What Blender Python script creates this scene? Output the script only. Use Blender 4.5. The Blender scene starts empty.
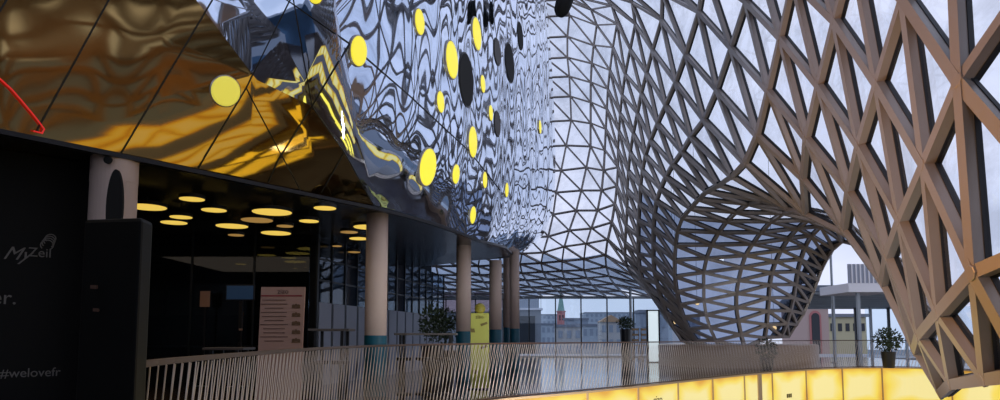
import bpy, bmesh, math, random
from mathutils import Vector, Matrix
from mathutils.bvhtree import BVHTree
random.seed(7)
S = bpy.context.scene
C = S.collection
V = Vector

# ---------------------------------------------------------------- camera
EYE = V((0, 0, 1.32)); PITCH = math.radians(5); F = 700.0; SH = 0.076
cam_d = bpy.data.cameras.new('camera'); cam = bpy.data.objects.new('camera', cam_d)
C.objects.link(cam); S.camera = cam
cam.location = EYE; cam.rotation_euler = (math.pi/2 + PITCH, 0, 0)
cam_d.sensor_width = 36; cam_d.lens = 36*F/1000; cam_d.shift_y = SH
cam_d.clip_start = 0.05; cam_d.clip_end = 3000
cp, sp = math.cos(PITCH), math.sin(PITCH)

def ray(px, py):
    cx = (px-500)/F; cy = (200-py)/F + SH*1000/F
    return V((cx, cp - cy*sp, sp + cy*cp))
def at(px, py, Y):
    """point seen at a photo position, at plan distance Y"""
    r = ray(px, py); return EYE + r*(Y/r.y)
def atz(px, py, z):
    r = ray(px, py); return EYE + r*((z-EYE.z)/r.z)
def proj(p):
    d = p-EYE; w = d.y*cp + d.z*sp
    if w < 0.1: return None
    h = -d.y*sp + d.z*cp
    return (500 + F*d.x/w, 200 - F*h/w + SH*1000)

# ---------------------------------------------------------------- materials
def mat(name, col, rough=.6, metal=0, emit=None, es=0, spec=None, bump=None, noise=None):
    m = bpy.data.materials.new(name); m.use_nodes = True
    nt = m.node_tree; b = nt.nodes['Principled BSDF']
    b.inputs['Base Color'].default_value = (*col, 1)
    b.inputs['Roughness'].default_value = rough
    b.inputs['Metallic'].default_value = metal
    if spec is not None: b.inputs['Specular IOR Level'].default_value = spec
    if emit:
        b.inputs['Emission Color'].default_value = (*emit, 1)
        b.inputs['Emission Strength'].default_value = es
    if bump or noise:
        tc = nt.nodes.new('ShaderNodeTexCoord')
    if bump:
        sc, dist, det, stretch = bump
        mp = nt.nodes.new('ShaderNodeMapping'); mp.inputs['Scale'].default_value = stretch
        n = nt.nodes.new('ShaderNodeTexNoise'); n.inputs['Scale'].default_value = sc; n.inputs['Detail'].default_value = det
        n.inputs['Roughness'].default_value = .35
        bp = nt.nodes.new('ShaderNodeBump'); bp.inputs['Distance'].default_value = dist; bp.inputs['Strength'].default_value = 1
        nt.links.new(tc.outputs['Object'], mp.inputs['Vector']); nt.links.new(mp.outputs[0], n.inputs['Vector'])
        nt.links.new(n.outputs['Fac'], bp.inputs['Height']); nt.links.new(bp.outputs[0], b.inputs['Normal'])
    if noise:
        sc, amt = noise
        n2 = nt.nodes.new('ShaderNodeTexNoise'); n2.inputs['Scale'].default_value = sc; n2.inputs['Detail'].default_value = 4
        mx = nt.nodes.new('ShaderNodeMix'); mx.data_type = 'RGBA'
        mx.inputs['A'].default_value = (*[c*(1-amt) for c in col], 1)
        mx.inputs['B'].default_value = (*[min(1, c*(1+amt)) for c in col], 1)
        nt.links.new(tc.outputs['Object'], n2.inputs['Vector'])
        nt.links.new(n2.outputs['Fac'], mx.inputs['Factor']); nt.links.new(mx.outputs['Result'], b.inputs['Base Color'])
    return m

def glass_mat(name, tint, refl=.5, rough=0.0, mottle=0.0, dsc=.6):
    m = bpy.data.materials.new(name); m.use_nodes = True
    nt = m.node_tree; nt.nodes.clear(); N = nt.nodes.new; L = nt.links.new
    out = N('ShaderNodeOutputMaterial'); mx = N('ShaderNodeMixShader')
    tr = N('ShaderNodeBsdfTransparent'); gl = N('ShaderNodeBsdfGlossy'); gl.inputs['Roughness'].default_value = rough
    gl.inputs['Color'].default_value = (.9, .95, 1, 1)
    tr.inputs['Color'].default_value = (*tint, 1)
    fr = N('ShaderNodeLayerWeight'); fr.inputs['Blend'].default_value = .5
    pw = N('ShaderNodeMath'); pw.operation = 'POWER'; pw.inputs[1].default_value = 4.5
    L(fr.outputs['Facing'], pw.inputs[0])
    mu = N('ShaderNodeMath'); mu.operation = 'MULTIPLY_ADD'; mu.inputs[1].default_value = refl; mu.inputs[2].default_value = .05*refl; mu.use_clamp = True
    L(pw.outputs[0], mu.inputs[0]); L(mu.outputs[0], mx.inputs[0]); L(tr.outputs[0], mx.inputs[1]); L(gl.outputs[0], mx.inputs[2])
    L(mx.outputs[0], out.inputs[0])
    if mottle:  # noise darkens the tint in patches
        tc = N('ShaderNodeTexCoord'); n = N('ShaderNodeTexNoise'); n.inputs['Scale'].default_value = dsc; n.inputs['Detail'].default_value = 5
        n.inputs['Roughness'].default_value = .65
        cr = N('ShaderNodeValToRGB'); cr.color_ramp.elements[0].position = .36; cr.color_ramp.elements[1].position = .55
        cr.color_ramp.elements[0].color = (*[t*(1-mottle) for t in tint], 1); cr.color_ramp.elements[1].color = (*tint, 1)
        L(tc.outputs['Object'], n.inputs['Vector']); L(n.outputs['Fac'], cr.inputs[0]); L(cr.outputs[0], tr.inputs['Color'])
    return m

M = dict(
    bar=mat('lattice_paint', (.30, .255, .23), .38, .25),
    gasket=mat('black_gasket', (.006, .007, .01), .6),
    mirror=mat('mirror_steel', (.64, .73, .88), .03, 1, bump=(.8, .11, .3, (1, 1, .5))),
    gold=mat('mirror_warm_reflection', (.46, .30, .11), .06, 1, bump=(.62, .08, .3, (1, 1, 1))),  # warm reflection put into the metal colour
    seam=mat('seam_black', (.01, .01, .01), .5),
    floor=mat('brown_floor', (.06, .038, .028), .12, 0, spec=.9, bump=(3, .002, 2, (1, 1, 1)), noise=(.8, .15)),
    dark=mat('dark_render', (.012, .012, .013), .7),
    soffit=mat('black_soffit', (.010, .010, .011), .25),
    backwall=mat('dark_timber', (.035, .024, .017), .5, noise=(2, .4)),
    column=mat('column_plaster', (.60, .46, .40), .6, noise=(3, .05)),
    teal=mat('teal_paint', (.0, .09, .14), .45),
    lamp=mat('yellow_lens', (.7, .6, .05), .4, emit=(.92, .80, .05), es=.85),
    lamp_gold=mat('large_yellow_lens', (.8, .7, .1), .4, emit=(.95, .86, .12), es=.55),
    lamp_rim=mat('lamp_rim', (.5, .45, .42), .3, .6),
    hole=mat('black_opening', (.004, .004, .004), .8),
    disc=mat('pendant_lens', (.6, .4, .05), .5, emit=(1, .68, .12), es=.8),
    disc_dim=mat('dim_pendant_lens', (.5, .35, .1), .5, emit=(1, .55, .15), es=.28),
    blackmetal=mat('black_metal', (.01, .01, .012), .4, .3),
    slat=mat('slat_bronze', (.66, .56, .50), .4, .3),
    handrail=mat('handrail_bronze', (.10, .055, .04), .35, .4),
    edge=mat('slab_edge', (.55, .36, .2), .5),
    sign=mat('black_sign', (.0025, .003, .0035), .6, spec=.2),
    letter=mat('grey_letter', (.16, .15, .14), .6),
    board=mat('cream_board', (.42, .25, .19), .6),
    boardred=mat('red_print', (.25, .02, .02), .6),
    boardink=mat('brown_print', (.10, .05, .035), .6),
    food=mat('food_print', (.12, .06, .02), .6),
    yellow=mat('yellow_board', (.42, .42, .07), .5),
    ybrown=mat('brown_print_on_yellow', (.16, .12, .02), .6),
    screen=mat('blue_screen', (.01, .03, .07), .3, emit=(.10, .25, .55), es=.05),
    frost=mat('frosted_panel', (.30, .33, .42), .5),
    mull=mat('dark_mullion', (.015, .02, .025), .4, .3),
    steel=mat('grey_steel', (.32, .35, .38), .4, .4),
    leaf=mat('dark_leaves', (.03, .05, .02), .7),
    pot=mat('black_pot', (.01, .01, .012), .4),
    white=mat('lit_white', (.8, .85, .85), .5, emit=(.72, .85, .9), es=.75),
    wood=mat('oak', (.3, .19, .1), .6),
    tabletop=mat('table_top', (.10, .085, .075), .35),
    concrete=mat('pale_concrete', (.28, .30, .34), .8),
    shutter=mat('dark_shutter', (.03, .035, .045), .6),
    tiles=mat('pink_roof_tiles', (.40, .30, .33), .7, noise=(4, .3)),
    haze1=mat('hazed_facade_blue', (.40, .45, .52), .9, noise=(.12, .2)),  # aerial haze is put into these far colours
    haze2=mat('hazed_facade_tan', (.46, .44, .44), .9, noise=(.12, .2)),
    haze3=mat('hazed_facade_grey', (.27, .31, .38), .9, noise=(.12, .2)),
    hroof=mat('far_roof', (.20, .22, .27), .9),
    oroof=mat('orange_gable', (.42, .27, .17), .9),
    spire=mat('green_copper', (.22, .38, .34), .8),
    brick=mat('red_brick_tower', (.50, .20, .20), .9),
    pinkwall=mat('pink_wall', (.50, .37, .34), .8),
    yellowwall=mat('yellow_wall', (.50, .46, .30), .8),
    whitewall=mat('white_parapet', (.85, .85, .92), .6),
    canopyu=mat('canopy_underside', (.16, .20, .26), .5),
    ground=mat('city_ground', (.15, .17, .20), .9),
    red=mat('red_reflection', (.6, .02, .02), .4, emit=(1, .03, .03), es=.45),
    band_glow=mat('added_band_glow', (.6, .5, .1), .5, emit=(1, .78, .08), es=1.3),
    warm=mat('warm_spot', (.8, .6, .3), .4, emit=(1, .62, .25), es=3.0),
    sheet=mat('white_sheet', (.5, .5, .52), .6),
    glass=glass_mat('roof_glass', (.95, .96, 1.0), .5, 0.0, .20, .9),
    fglass=glass_mat('funnel_glass', (.32, .37, .48), .7, 0.0, .3, .5),  # darker tint stands in for the dim backdrop behind the funnel
    cglass=glass_mat('fritted_canopy_glass', (.36, .43, .54), .6, 0.0, .2, 2),
    wglass=glass_mat('window_glass', (.86, .92, .96), .6),
    sglass=glass_mat('screen_glass', (.55, .62, .68), .9, .02),
    eglass=glass_mat('enclosure_glass', (.55, .64, .72), .45, .02),
)
# backlit fascia: whitish middle, orange towards the frame of each panel
def backlit():
    m = bpy.data.materials.new('backlit_panel'); m.use_nodes = True
    nt = m.node_tree; N = nt.nodes.new; L = nt.links.new; b = nt.nodes['Principled BSDF']
    uv = N('ShaderNodeTexCoord'); sx = N('ShaderNodeSeparateXYZ'); L(uv.outputs['UV'], sx.inputs[0])
    def tri(o):
        a = N('ShaderNodeMath'); a.operation = 'SUBTRACT'; a.inputs[1].default_value = .5; L(o, a.inputs[0])
        c = N('ShaderNodeMath'); c.operation = 'ABSOLUTE'; L(a.outputs[0], c.inputs[0]); return c.outputs[0]
    mx = N('ShaderNodeMath'); mx.operation = 'MAXIMUM'; L(tri(sx.outputs[0]), mx.inputs[0]); L(tri(sx.outputs[1]), mx.inputs[1])
    ns = N('ShaderNodeTexNoise'); ns.inputs['Scale'].default_value = .9; ns.inputs['Detail'].default_value = 1
    L(uv.outputs['Object'], ns.inputs['Vector'])
    ad = N('ShaderNodeMath'); ad.operation = 'MULTIPLY_ADD'; ad.inputs[1].default_value = .35; L(ns.outputs['Fac'], ad.inputs[0]); L(mx.outputs[0], ad.inputs[2])
    cr = N('ShaderNodeValToRGB'); e = cr.color_ramp.elements
    e[0].position = .42; e[0].color = (.92, .79, .34, 1); e[1].position = .70; e[1].color = (.74, .36, .04, 1)
    k = e.new(.57); k.color = (.92, .70, .10, 1)
    L(ad.outputs[0], cr.inputs[0]); L(cr.outputs[0], b.inputs['Emission Color'])
    b.inputs['Emission Strength'].default_value = .95; b.inputs['Base Color'].default_value = (.1, .08, .03, 1)
    return m
M['backlit'] = backlit()

# ---------------------------------------------------------------- helpers
class MB:
    def __init__(s): s.v = []; s.f = []; s.mi = []; s.uv = None
    def face(s, pts, m=0):
        i = len(s.v); s.v += [tuple(p) for p in pts]; s.f.append(tuple(range(i, i+len(pts)))); s.mi.append(m)
    def hexa(s, p, m=0):      # 8 points: bottom 4 ccw, top 4
        i = len(s.v); s.v += [tuple(q) for q in p]
        for f in ((0,3,2,1),(4,5,6,7),(0,1,5,4),(1,2,6,5),(2,3,7,6),(3,0,4,7)):
            s.f.append(tuple(i+k for k in f)); s.mi.append(m)
    def box(s, lo, hi, m=0):
        x0,y0,z0 = lo; x1,y1,z1 = hi
        s.hexa([(x0,y0,z0),(x1,y0,z0),(x1,y1,z0),(x0,y1,z0),(x0,y0,z1),(x1,y0,z1),(x1,y1,z1),(x0,y1,z1)], m)
    def obox(s, c, ax, ay, az, m=0):   # centre and half-extent vectors
        s.hexa([c-ax-ay-az, c+ax-ay-az, c+ax+ay-az, c-ax+ay-az, c-ax-ay+az, c+ax-ay+az, c+ax+ay+az, c-ax+ay+az], m)
    def beam(s, a, b, n, w, h, off=0, m=0):   # section w across, h along n
        d = (b-a).normalized(); n = (n - d*n.dot(d)).normalized(); t = d.cross(n)
        c = (a+b)/2 + n*off
        s.obox(c, (b-a)/2, t*w/2, n*h/2, m)
    def lathe(s, c, prof, seg=24, m=0, axis=V((0,0,1)), x=None):
        axis = axis.normalized()
        x = x or (V((1,0,0)) if abs(axis.x) < .9 else V((0,1,0)))
        x = (x - axis*x.dot(axis)).normalized(); y = axis.cross(x)
        i = len(s.v)
        for r, z in prof:
            for k in range(seg):
                a = 2*math.pi*k/seg
                s.v.append(tuple(c + axis*z + x*(r*math.cos(a)) + y*(r*math.sin(a))))
        for j in range(len(prof)-1):
            for k in range(seg):
                s.f.append((i+j*seg+k, i+j*seg+(k+1)%seg, i+(j+1)*seg+(k+1)%seg, i+(j+1)*seg+k)); s.mi.append(m)
        s.f.append(tuple(i+k for k in reversed(range(seg)))); s.mi.append(m)
        s.f.append(tuple(i+(len(prof)-1)*seg+k for k in range(seg))); s.mi.append(m)
    def build(s, name, mats, parent=None, smooth=False, bevel=0):
        me = bpy.data.meshes.new(name); me.from_pydata(s.v, [], s.f)
        if not isinstance(mats, (list, tuple)): mats = [mats]
        for m in mats: me.materials.append(m)
        for p, k in zip(me.polygons, s.mi): p.material_index = k; p.use_smooth = smooth
        if s.uv:
            ul = me.uv_layers.new(name='UVMap')
            for k, u in enumerate(s.uv): ul.data[k].uv = u
        o = bpy.data.objects.new(name, me); C.objects.link(o)
        if parent:
            o.parent = parent; o.matrix_parent_inverse = Matrix.Translation(-root_loc(parent))
        if bevel:
            b = o.modifiers.new('bevel', 'BEVEL'); b.width = bevel; b.segments = 2; b.limit_method = 'ANGLE'
        return o
def root_loc(p):      # a part's own frame is the world frame already
    return V(p.location) if p.parent is None else V((0, 0, 0))
def tag(o, label=None, cat=None, group=None, kind=None):
    if label: o['label'] = label
    if cat: o['category'] = cat
    if group: o['group'] = group
    if kind: o['kind'] = kind
    return o
def thing(name, loc, label, cat, group=None):
    o = bpy.data.objects.new(name, None); C.objects.link(o); o.location = loc; o.empty_display_size = .2
    return tag(o, label, cat, group)
def struct(o): o['kind'] = 'structure'; return o

def text(name, s, loc, xdir, up, h, m, parent, depth=.004, shear=0, align='CENTER'):
    cu = bpy.data.curves.new(name, 'FONT'); cu.body = s; cu.size = h; cu.extrude = depth; cu.align_x = align; cu.align_y = 'CENTER'; cu.shear = shear
    o = bpy.data.objects.new(name, cu)
    C.objects.link(o)
    bpy.context.view_layer.update()
    me = bpy.data.meshes.new_from_object(o); bpy.data.objects.remove(o)
    x = xdir.normalized(); z = x.cross(up).normalized(); y = z.cross(x)
    R = Matrix((x, y, z)).transposed().to_4x4(); R.translation = loc
    me.transform(R); me.materials.clear(); me.materials.append(m)
    o = bpy.data.objects.new(name, me); C.objects.link(o); o.parent = parent
    o.matrix_parent_inverse = Matrix.Translation(-root_loc(parent))
    return o

# ================================================================ GLASS ROOF
# Chains of nodes down the shell. Each: first row, seen positions, distance keyframes.
def lerpk(keys, v):
    if v <= keys[0][0]: return keys[0][1]
    for (a, x), (b, y) in zip(keys, keys[1:]):
        if v <= b:
            t = (v-a)/(b-a); return x + (y-x)*t
    return keys[-1][1]
CH = {
 2: (2, [(1025,375),(981,380),(948,385),(938,395),(950,385),(955,360),(948,330),(930,300),(905,275),(880,258),(858,247),(842,243),(834,250),(828,260),(823,270),(819,281),(815,292),(810,303),(805,314),(798,325),(790,337)],
     [(2,9),(3,10.5),(5,14.5),(6,17),(8,22),(10,27),(13,30.3),(16,32),(22,33)]),
 3: (1, [(1080,226),(970,273),(935,314),(916,337),(912,352),(925,345),(930,320),(922,292),(905,268),(880,250),(857,240),(837,232),(821,228),(812,237),(806,248),(802,260),(799,272),(797,285),(795,298),(792,311),(788,324),(783,337)],
     [(1,8),(2,9.5),(3,11.5),(4,13.5),(5,15.5),(6,18),(8,22),(10,26),(13,29.3),(15,30.7),(18,31.8),(22,32)]),
 4: (0, [(1022,-15),(956,81),(921,165),(897,221),(884,257),(880,285),(886,288),(885,272),(875,253),(860,240),(843,231),(826,225),(808,222),(798,230),(789,240),(782,251),(777,262),(773,273),(771,285),(770,298),(769,311),(768,325),(766,338)],
     [(0,9.4),(1,10),(2,11.2),(3,12.8),(4,14.4),(5,16.5),(8,22),(12,27.8),(15,30.5),(22,31.5)]),
 5: (0, [(947,-110),(900,-2),(874,84),(856,146),(846,192),(841,231),(848,238),(846,228),(833,219),(816,214),(798,212),(783,215),(771,223),(761,234),(753,245),(746,256),(742,268),(739,281),(737,294),(737,308),(739,321),(742,335),(746,348)],
     [(0,11.4),(1,12.2),(3,14.5),(5,18),(8,23),(11,27),(14,30),(21,31)]),
 6: (2, [(832,21),(816,86),(804,139),(801,180),(804,216),(786,211),(774,205),(761,203),(748,206),(736,214),(727,223),(719,234),(712,246),(707,259),(704,273),(704,287),(704,301),(706,315),(710,328),(716,341),(722,354)],
     [(2,15.5),(4,17.8),(6,21.5),(8,25),(10,27.5),(13,30),(16,31),(21,31)]),
 7: (3, [(778,38),(766,91),(755,136),(743,164),(730,178),(717,187),(706,193),(698,201),(690,210),(682,219),(677,232),(675,246),(674,261),(674,277),(676,292),(679,305),(683,317),(688,329),(696,341),(703,353)],
     [(3,18.5),(6,21.5),(8,24),(11,27),(14,30),(18,31.5),(21,31.5)]),
 8: (3, [(744,2),(729,48),(715,90),(702,120),(689,137),(680,152),(671,165),(664,177),(659,189),(655,201),(653,214),(652,228),(652,243),(652,257),(653,271),(656,284),(660,298),(665,312),(671,326),(680,340)],
     [(3,22),(8,27),(12,30),(16,32),(22,32)]),
 9: (4, [(697,12),(684,54),(674,82),(664,105),(656,123),(649,140),(644,155),(641,170),(639,186),(638,203),(637,220),(637,237),(637,254),(638,267),(641,279),(646,289),(652,299),(658,308),(664,318),(671,329),(680,341)],
     [(4,25),(10,30.5),(16,33),(24,33)]),
 10: (5, [(660,20),(651,50),(645,73),(640,93),(636,113),(632,133),(629,152),(627,171),(626,190),(626,208),(625,226),(624,243),(624,256),(626,267),(631,276),(638,284),(647,291),(656,299)],
     [(5,29.5),(12,33),(17,34),(19,36.5),(20,39),(21,42.5),(22,46.4)]),
 11: (6, [(634,24),(629,49),(624,74),(621,95),(619,113),(618,131),(617,149),(617,167),(616,186),(614,204),(611,222),(607,240),(605,256),(606,268),(609,277),(614,285),(621,292),(630,299)],
     [(6,32.5),(12,35),(17,35),(19,37.5),(20,40),(22,44.5),(23,46.4)]),
 12: (7, [(616,24),(612,47),(609,70),(607,89),(606,109),(605,129),(604,150),(603,170),(601,190),(597,210),(591,228),(586,244),(584,260),(584,271),(587,279),(592,286),(599,292),(607,298)],
     [(7,35.5),(13,36.5),(18,35.5),(20,37.5),(22,41.5),(24,46.4)]),
 13: (8, [(596,25),(593,45),(591,63),(590,82),(590,102),(590,123),(590,146),(586,167),(581,190),(576,210),(569,230),(564,247),(562,262),(562,272),(565,280),(570,286),(576,292),(583,298)],
     [(8,38),(14,37.5),(19,35.5),(21,38),(23,42),(25,46.4)]),
 14: (9, [(569,15),(567,36),(567,57),(569,76),(570,96),(571,120),(566,145),(561,170),(556,192),(553,214),(548,236),(543,253),(541,264),(543,273),(547,280),(552,287),(558,292),(564,297)],
     [(9,40),(15,38),(20,36),(22,38.5),(24,42.5),(26,46.4)]),
}
for k in range(1, 8):   # the shell behind the mirrored bulkhead, continued leftwards
    r0, pts, dk = CH[14]
    CH[14+k] = (r0+k, [(x-21*k, y+min(3, k)) for x, y in pts], [(v+k, d+.15*k) for v, d in dk])

G = {}; shown = {}
for u, (r0, pts, dk) in CH.items():
    for i, (x, y) in enumerate(pts):
        v = r0+i; G[u, v] = at(x, y, lerpk(dk, v)); shown[u, v] = True
# the funnel wraps round to its back
for v in range(13, 23):
    G[1, v] = G[2, v] + V((-.25, 1.3, 0))
# chain tops go on upwards, then arch over the atrium to the left
def climb(u, v, p, d):
    while v > -34 and p.x > -11:
        k = min(1, max(0, (p.z-11)/7))
        tgt = V((.05, -.75, 1.2))*(1-k) + V((-1.5, -.25, .10))*k
        d = d*.7 + tgt*.3
        v -= 1; p = p + d; G[u, v] = p
for u, (r0, pts, dk) in list(CH.items()):
    if u >= 16: continue
    if u == 2: G[2, 1] = V((7.1, 7.0, .9)); climb(2, 1, G[2, 1], V((.03, -.7, 1.1))); continue
    p = G[u, r0]; d = G[u, r0]-G[u, r0+1]
    if d.length > 1.7: d = d.normalized()*1.5
    climb(u, r0, p, d)
for u in range(1, -14, -1):
    v = u-1; G[u, v] = V((7.1, 7.0-1.45*(2-u), .4)); climb(u, v, G[u, v], V((.03, -.7, 1.15)))

def cell_ok(*ks):
    if any(k not in G for k in ks): return False
    us = [k[0] for k in ks]; vs = [k[1] for k in ks]
    if min(us) == 9 and max(us) == 10 and max(vs) > 20: return False
    if max((G[a]-G[b]).length for a in ks for b in ks) > 7.5: return False
    return True
tris = []
for (u, v) in list(G):
    a, b, c, d = (u+1, v), (u, v), (u, v+1), (u+1, v+1)
    if u >= 12 or (u == 11 and v >= 13):      # at the far end the cross bars run the other way
        if cell_ok(a, b, d): tris.append((a, b, d))
        if cell_ok(b, c, d): tris.append((b, c, d))
        continue
    if cell_ok(a, b, c): tris.append((a, b, c))
    if cell_ok(a, c, d): tris.append((a, c, d))
nrm = {}
for t in tris:
    n = (G[t[1]]-G[t[0]]).cross(G[t[2]]-G[t[0]])
    for k in t: nrm[k] = nrm.get(k, V()) + n
for k in nrm: nrm[k].normalize()
# outward side: at (4,1) the shell faces +x
if nrm[(4, 1)].x < 0:
    for k in nrm: nrm[k] = -nrm[k]
edges = set()
for t in tris:
    for a, b in ((t[0], t[1]), (t[1], t[2]), (t[0], t[2])): edges.add((min(a, b), max(a, b)))

HID = {2: range(6, 12), 3: range(6, 12), 4: range(6, 12), 5: range(6, 10)}
def area(keys):
    ps = []
    for k in keys:
        if k not in shown or k[1] in HID.get(k[0], ()): return 0
        q = proj(G[k])
        if not q: return 0
        ps.append(q)
    cx = sum(p[0] for p in ps)/len(ps); cy = sum(p[1] for p in ps)/len(ps)
    if not (553 < cx < 1010 and -12 < cy < 345): return 0
    if len(ps) == 2: return math.dist(*ps)*10/G[keys[0]].y
    (x1,y1),(x2,y2),(x3,y3) = ps
    return abs((x2-x1)*(y3-y1)-(x3-x1)*(y2-y1))/2

roof = thing('ceiling', (7, 20, 0), 'swooping triangulated steel and glass shell of the atrium', None)
struct(roof)
def bsize(e):
    y = (G[e[0]].y+G[e[1]].y)/2; s = lerpk([(12, .19), (20, .165), (28, .13), (36, .074)], y)
    if e[0][0] <= 9 and e[0][1] >= 12: s = max(s, .125)
    return s
BH = .15
def bar(mb, e):
    BW = bsize(e); H = BW*.8; BHH = BH
    a, b = G[e[0]], G[e[1]]; n = (nrm[e[0]]+nrm[e[1]])
    if n.length < 1e-4: n = V((1, 0, 0))
    n.normalize(); d = (b-a).normalized()
    mb.beam(a, b, n, BW, H, H/2, 0)
    mb.beam(a, b, n, BW*1.15, BW*.5, H+BW*.25, 1)
def pane(mb, t):
    c = (G[t[0]]+G[t[1]]+G[t[2]])/3
    mb.face([G[k]+nrm[k]*(BH+.03) for k in t])
el = sorted(edges, key=lambda e: -area(e)); tl = sorted(tris, key=lambda t: -area(t))
for e in el[:100]:
    mb = MB(); bar(mb, e); mb.build('lattice_bar', [M['bar'], M['gasket']], roof)
mb = MB()
for e in el[100:]: bar(mb, e)
tag(mb.build('lattice_bars', [M['bar'], M['gasket']], roof), kind='stuff')
def infun(t): return max(k[0] for k in t) <= 9 and min(k[0] for k in t) >= 2 and min(k[1] for k in t) >= 12
for t in tl[:100]:
    mb = MB(); pane(mb, t); mb.build('glass_pane', M['fglass' if infun(t) else 'glass'], roof)
mb = MB()
for t in tl[100:]:
    if infun(t): pane(mb, t)
tag(mb.build('funnel_panes', M['fglass'], roof), kind='stuff')
def incan(t): return min(k[0] for k in t) >= 10 and sum(G[k].y for k in t)/3 > 36.6 and sum(G[k].z for k in t)/3 < 6
mb = MB()
for t in tl[100:]:
    if incan(t): pane(mb, t)
tag(mb.build('canopy_panes', M['cglass'], roof), kind='stuff')
mb = MB()
for t in tl[100:]:
    if not infun(t) and not incan(t): pane(mb, t)
tag(mb.build('glass_panes', M['glass'], roof), kind='stuff')
mb = MB()     # node caps on every joint
for k in nrm:
    q = bsize((k, k)); mb.lathe(G[k], [(q*.55, -.008), (q*.62, .0), (q*.62, .06)], 8, 0, nrm[k])
tag(mb.build('node_caps', M['bar'], roof), kind='stuff')

# ================================================================ MIRRORED BULKHEAD
ZS = 4.15
E = [(-13.2, 1.0), (-9.6, 5.6), (-6.8, 9.5), (-5.55, 11.2), (-4.5, 12.7), (-3.6, 13.95), (-2.7, 15.2), (-2.05, 16.4), (-1.5, 17.7), (-1.0, 19.1), (-.6, 20.4), (-.25, 22.0), (0, 23.6), (.2, 25.2), (.32, 27.2), (.5, 29.4), (.5, 31.5), (0, 33), (-1.5, 34)]
U = [(-10.5, -1), (-7.6, 4), (-5.6, 7.2), (-4.5, 8.6), (-3.9, 9.9), (-3.35, 10.5), (-2.85, 11.1), (-2.3, 12.7), (-1.75, 14.7), (-1.2, 16.8), (-.7, 19.0), (-.1, 21.4), (.55, 24.0), (1.2, 26.7), (1.85, 29.4), (2.4, 32), (2.75, 34), (2.4, 35.4), (0, 36)]
ZL = [4.15, 4.55, 5.1, 5.8, 6.8, 8.2, 10.0, 12.0, 14.5, 18.0]
PR = [0, .28, .54, .74, .89, .98, 1.0, .98, .93, .8]
PG = [0, .04, .09, .14, .20, .27, .35, .43, .50, .50]
def zbase(i): return 0 if i < 10 else min(.95, (i-10)*.14)
BG = []
for i, (e, u) in enumerate(zip(E, U)):
    k = min(1, max(0, (i-2.5)/3.5)); row = []
    for j, z in enumerate(ZL):
        f = PG[j]*(1-k) + PR[j]*k; row.append(V((e[0]+(u[0]-e[0])*f, e[1]+(u[1]-e[1])*f, z + zbase(i)*(1-j/9))))
    BG.append(row)
bulk = thing('wall_left', (-3, 15, ZS), 'mirror clad bulkhead leaning out over the food hall', None); struct(bulk)
def in_warm_tint(q):
    x, y = q
    # warm reflection tint: below/left of a line running from (200,0) to (375,207)
    L = [(-60, 175), (0, 200), (50, 240), (90, 300), (105, 330), (150, 352), (207, 376), (400, 420)]
    for (y0, x0), (y1, x1) in zip(L, L[1:]):
        if y0 <= y <= y1: return x < x0 + (x1-x0)*(y-y0)/(y1-y0)
    return x < 175
ALLV = []; ALLF = []
def subdiv(p00, p10, p01, p11, nu=3, nv=3):
    return [[(p00*(1-a/nu)+p10*(a/nu))*(1-b/nv) + (p01*(1-a/nu)+p11*(a/nu))*(b/nv) for b in range(nv+1)] for a in range(nu+1)]
panels = []
seam = MB()
for i in range(len(E)-1):
    for j in range(len(ZL)-1):
        a, b, c, d = BG[i][j], BG[i+1][j], BG[i+1][j+1], BG[i][j+1]
        left = i < 7
        ts = [(a, b, c), (a, c, d)]
        for t in ts: panels.append((i, j, t))
for i, j, t in panels:
    i0 = len(ALLV); ALLV += [tuple(p) for p in t]; ALLF.append((i0, i0+1, i0+2))
bvh = BVHTree.FromPolygons(ALLV, ALLF)
# the cladding: mirror with the warm reflection painted in up to a border, silver beyond
WARM_EDGE = [(190, -8), (257, 80), (312, 106), (344, 152), (376, 210)]
def in_warm_tint(q):
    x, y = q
    if y <= WARM_EDGE[0][1]: return x < WARM_EDGE[0][0] - (WARM_EDGE[0][1]-y)*.8
    for (x0, y0), (x1, y1) in zip(WARM_EDGE, WARM_EDGE[1:]):
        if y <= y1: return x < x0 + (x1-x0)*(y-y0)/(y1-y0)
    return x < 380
bm = bmesh.new()
for i, j, t in panels: bm.faces.new([bm.verts.new(p) for p in t])
bmesh.ops.remove_doubles(bm, verts=bm.verts, dist=1e-4)
for (x0, y0), (x1, y1) in zip([(100, -120)] + WARM_EDGE, WARM_EDGE + [(380, 230)]):
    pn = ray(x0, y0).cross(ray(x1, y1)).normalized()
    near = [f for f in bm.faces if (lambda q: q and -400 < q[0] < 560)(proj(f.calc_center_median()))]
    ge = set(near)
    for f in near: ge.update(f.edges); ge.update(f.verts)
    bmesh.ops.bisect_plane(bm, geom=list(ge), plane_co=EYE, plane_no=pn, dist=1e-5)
bmesh.ops.recalc_face_normals(bm, faces=bm.faces)
bm.normal_update()
groups = {}
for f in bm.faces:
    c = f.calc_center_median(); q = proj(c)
    g = (q is not None and in_warm_tint(q) and c.y < 17) or (q is None)
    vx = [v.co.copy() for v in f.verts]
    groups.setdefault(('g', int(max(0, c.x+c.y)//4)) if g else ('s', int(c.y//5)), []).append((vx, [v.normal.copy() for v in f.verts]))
for key, fs in groups.items():
    mb = MB(); nl = []
    for vx, ns in fs: mb.face(vx); nl += ns
    g = key[0] == 'g'
    o = mb.build('warm_reflection_panel' if g else 'mirror_panel', M['gold' if g else 'mirror'], bulk, smooth=True)
    o.data.normals_split_custom_set(nl)
    o['label'] = 'mirror panel with painted warm reflection' if g else 'silver rippled mirror panel'
bm.free()
seam = MB()
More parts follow.
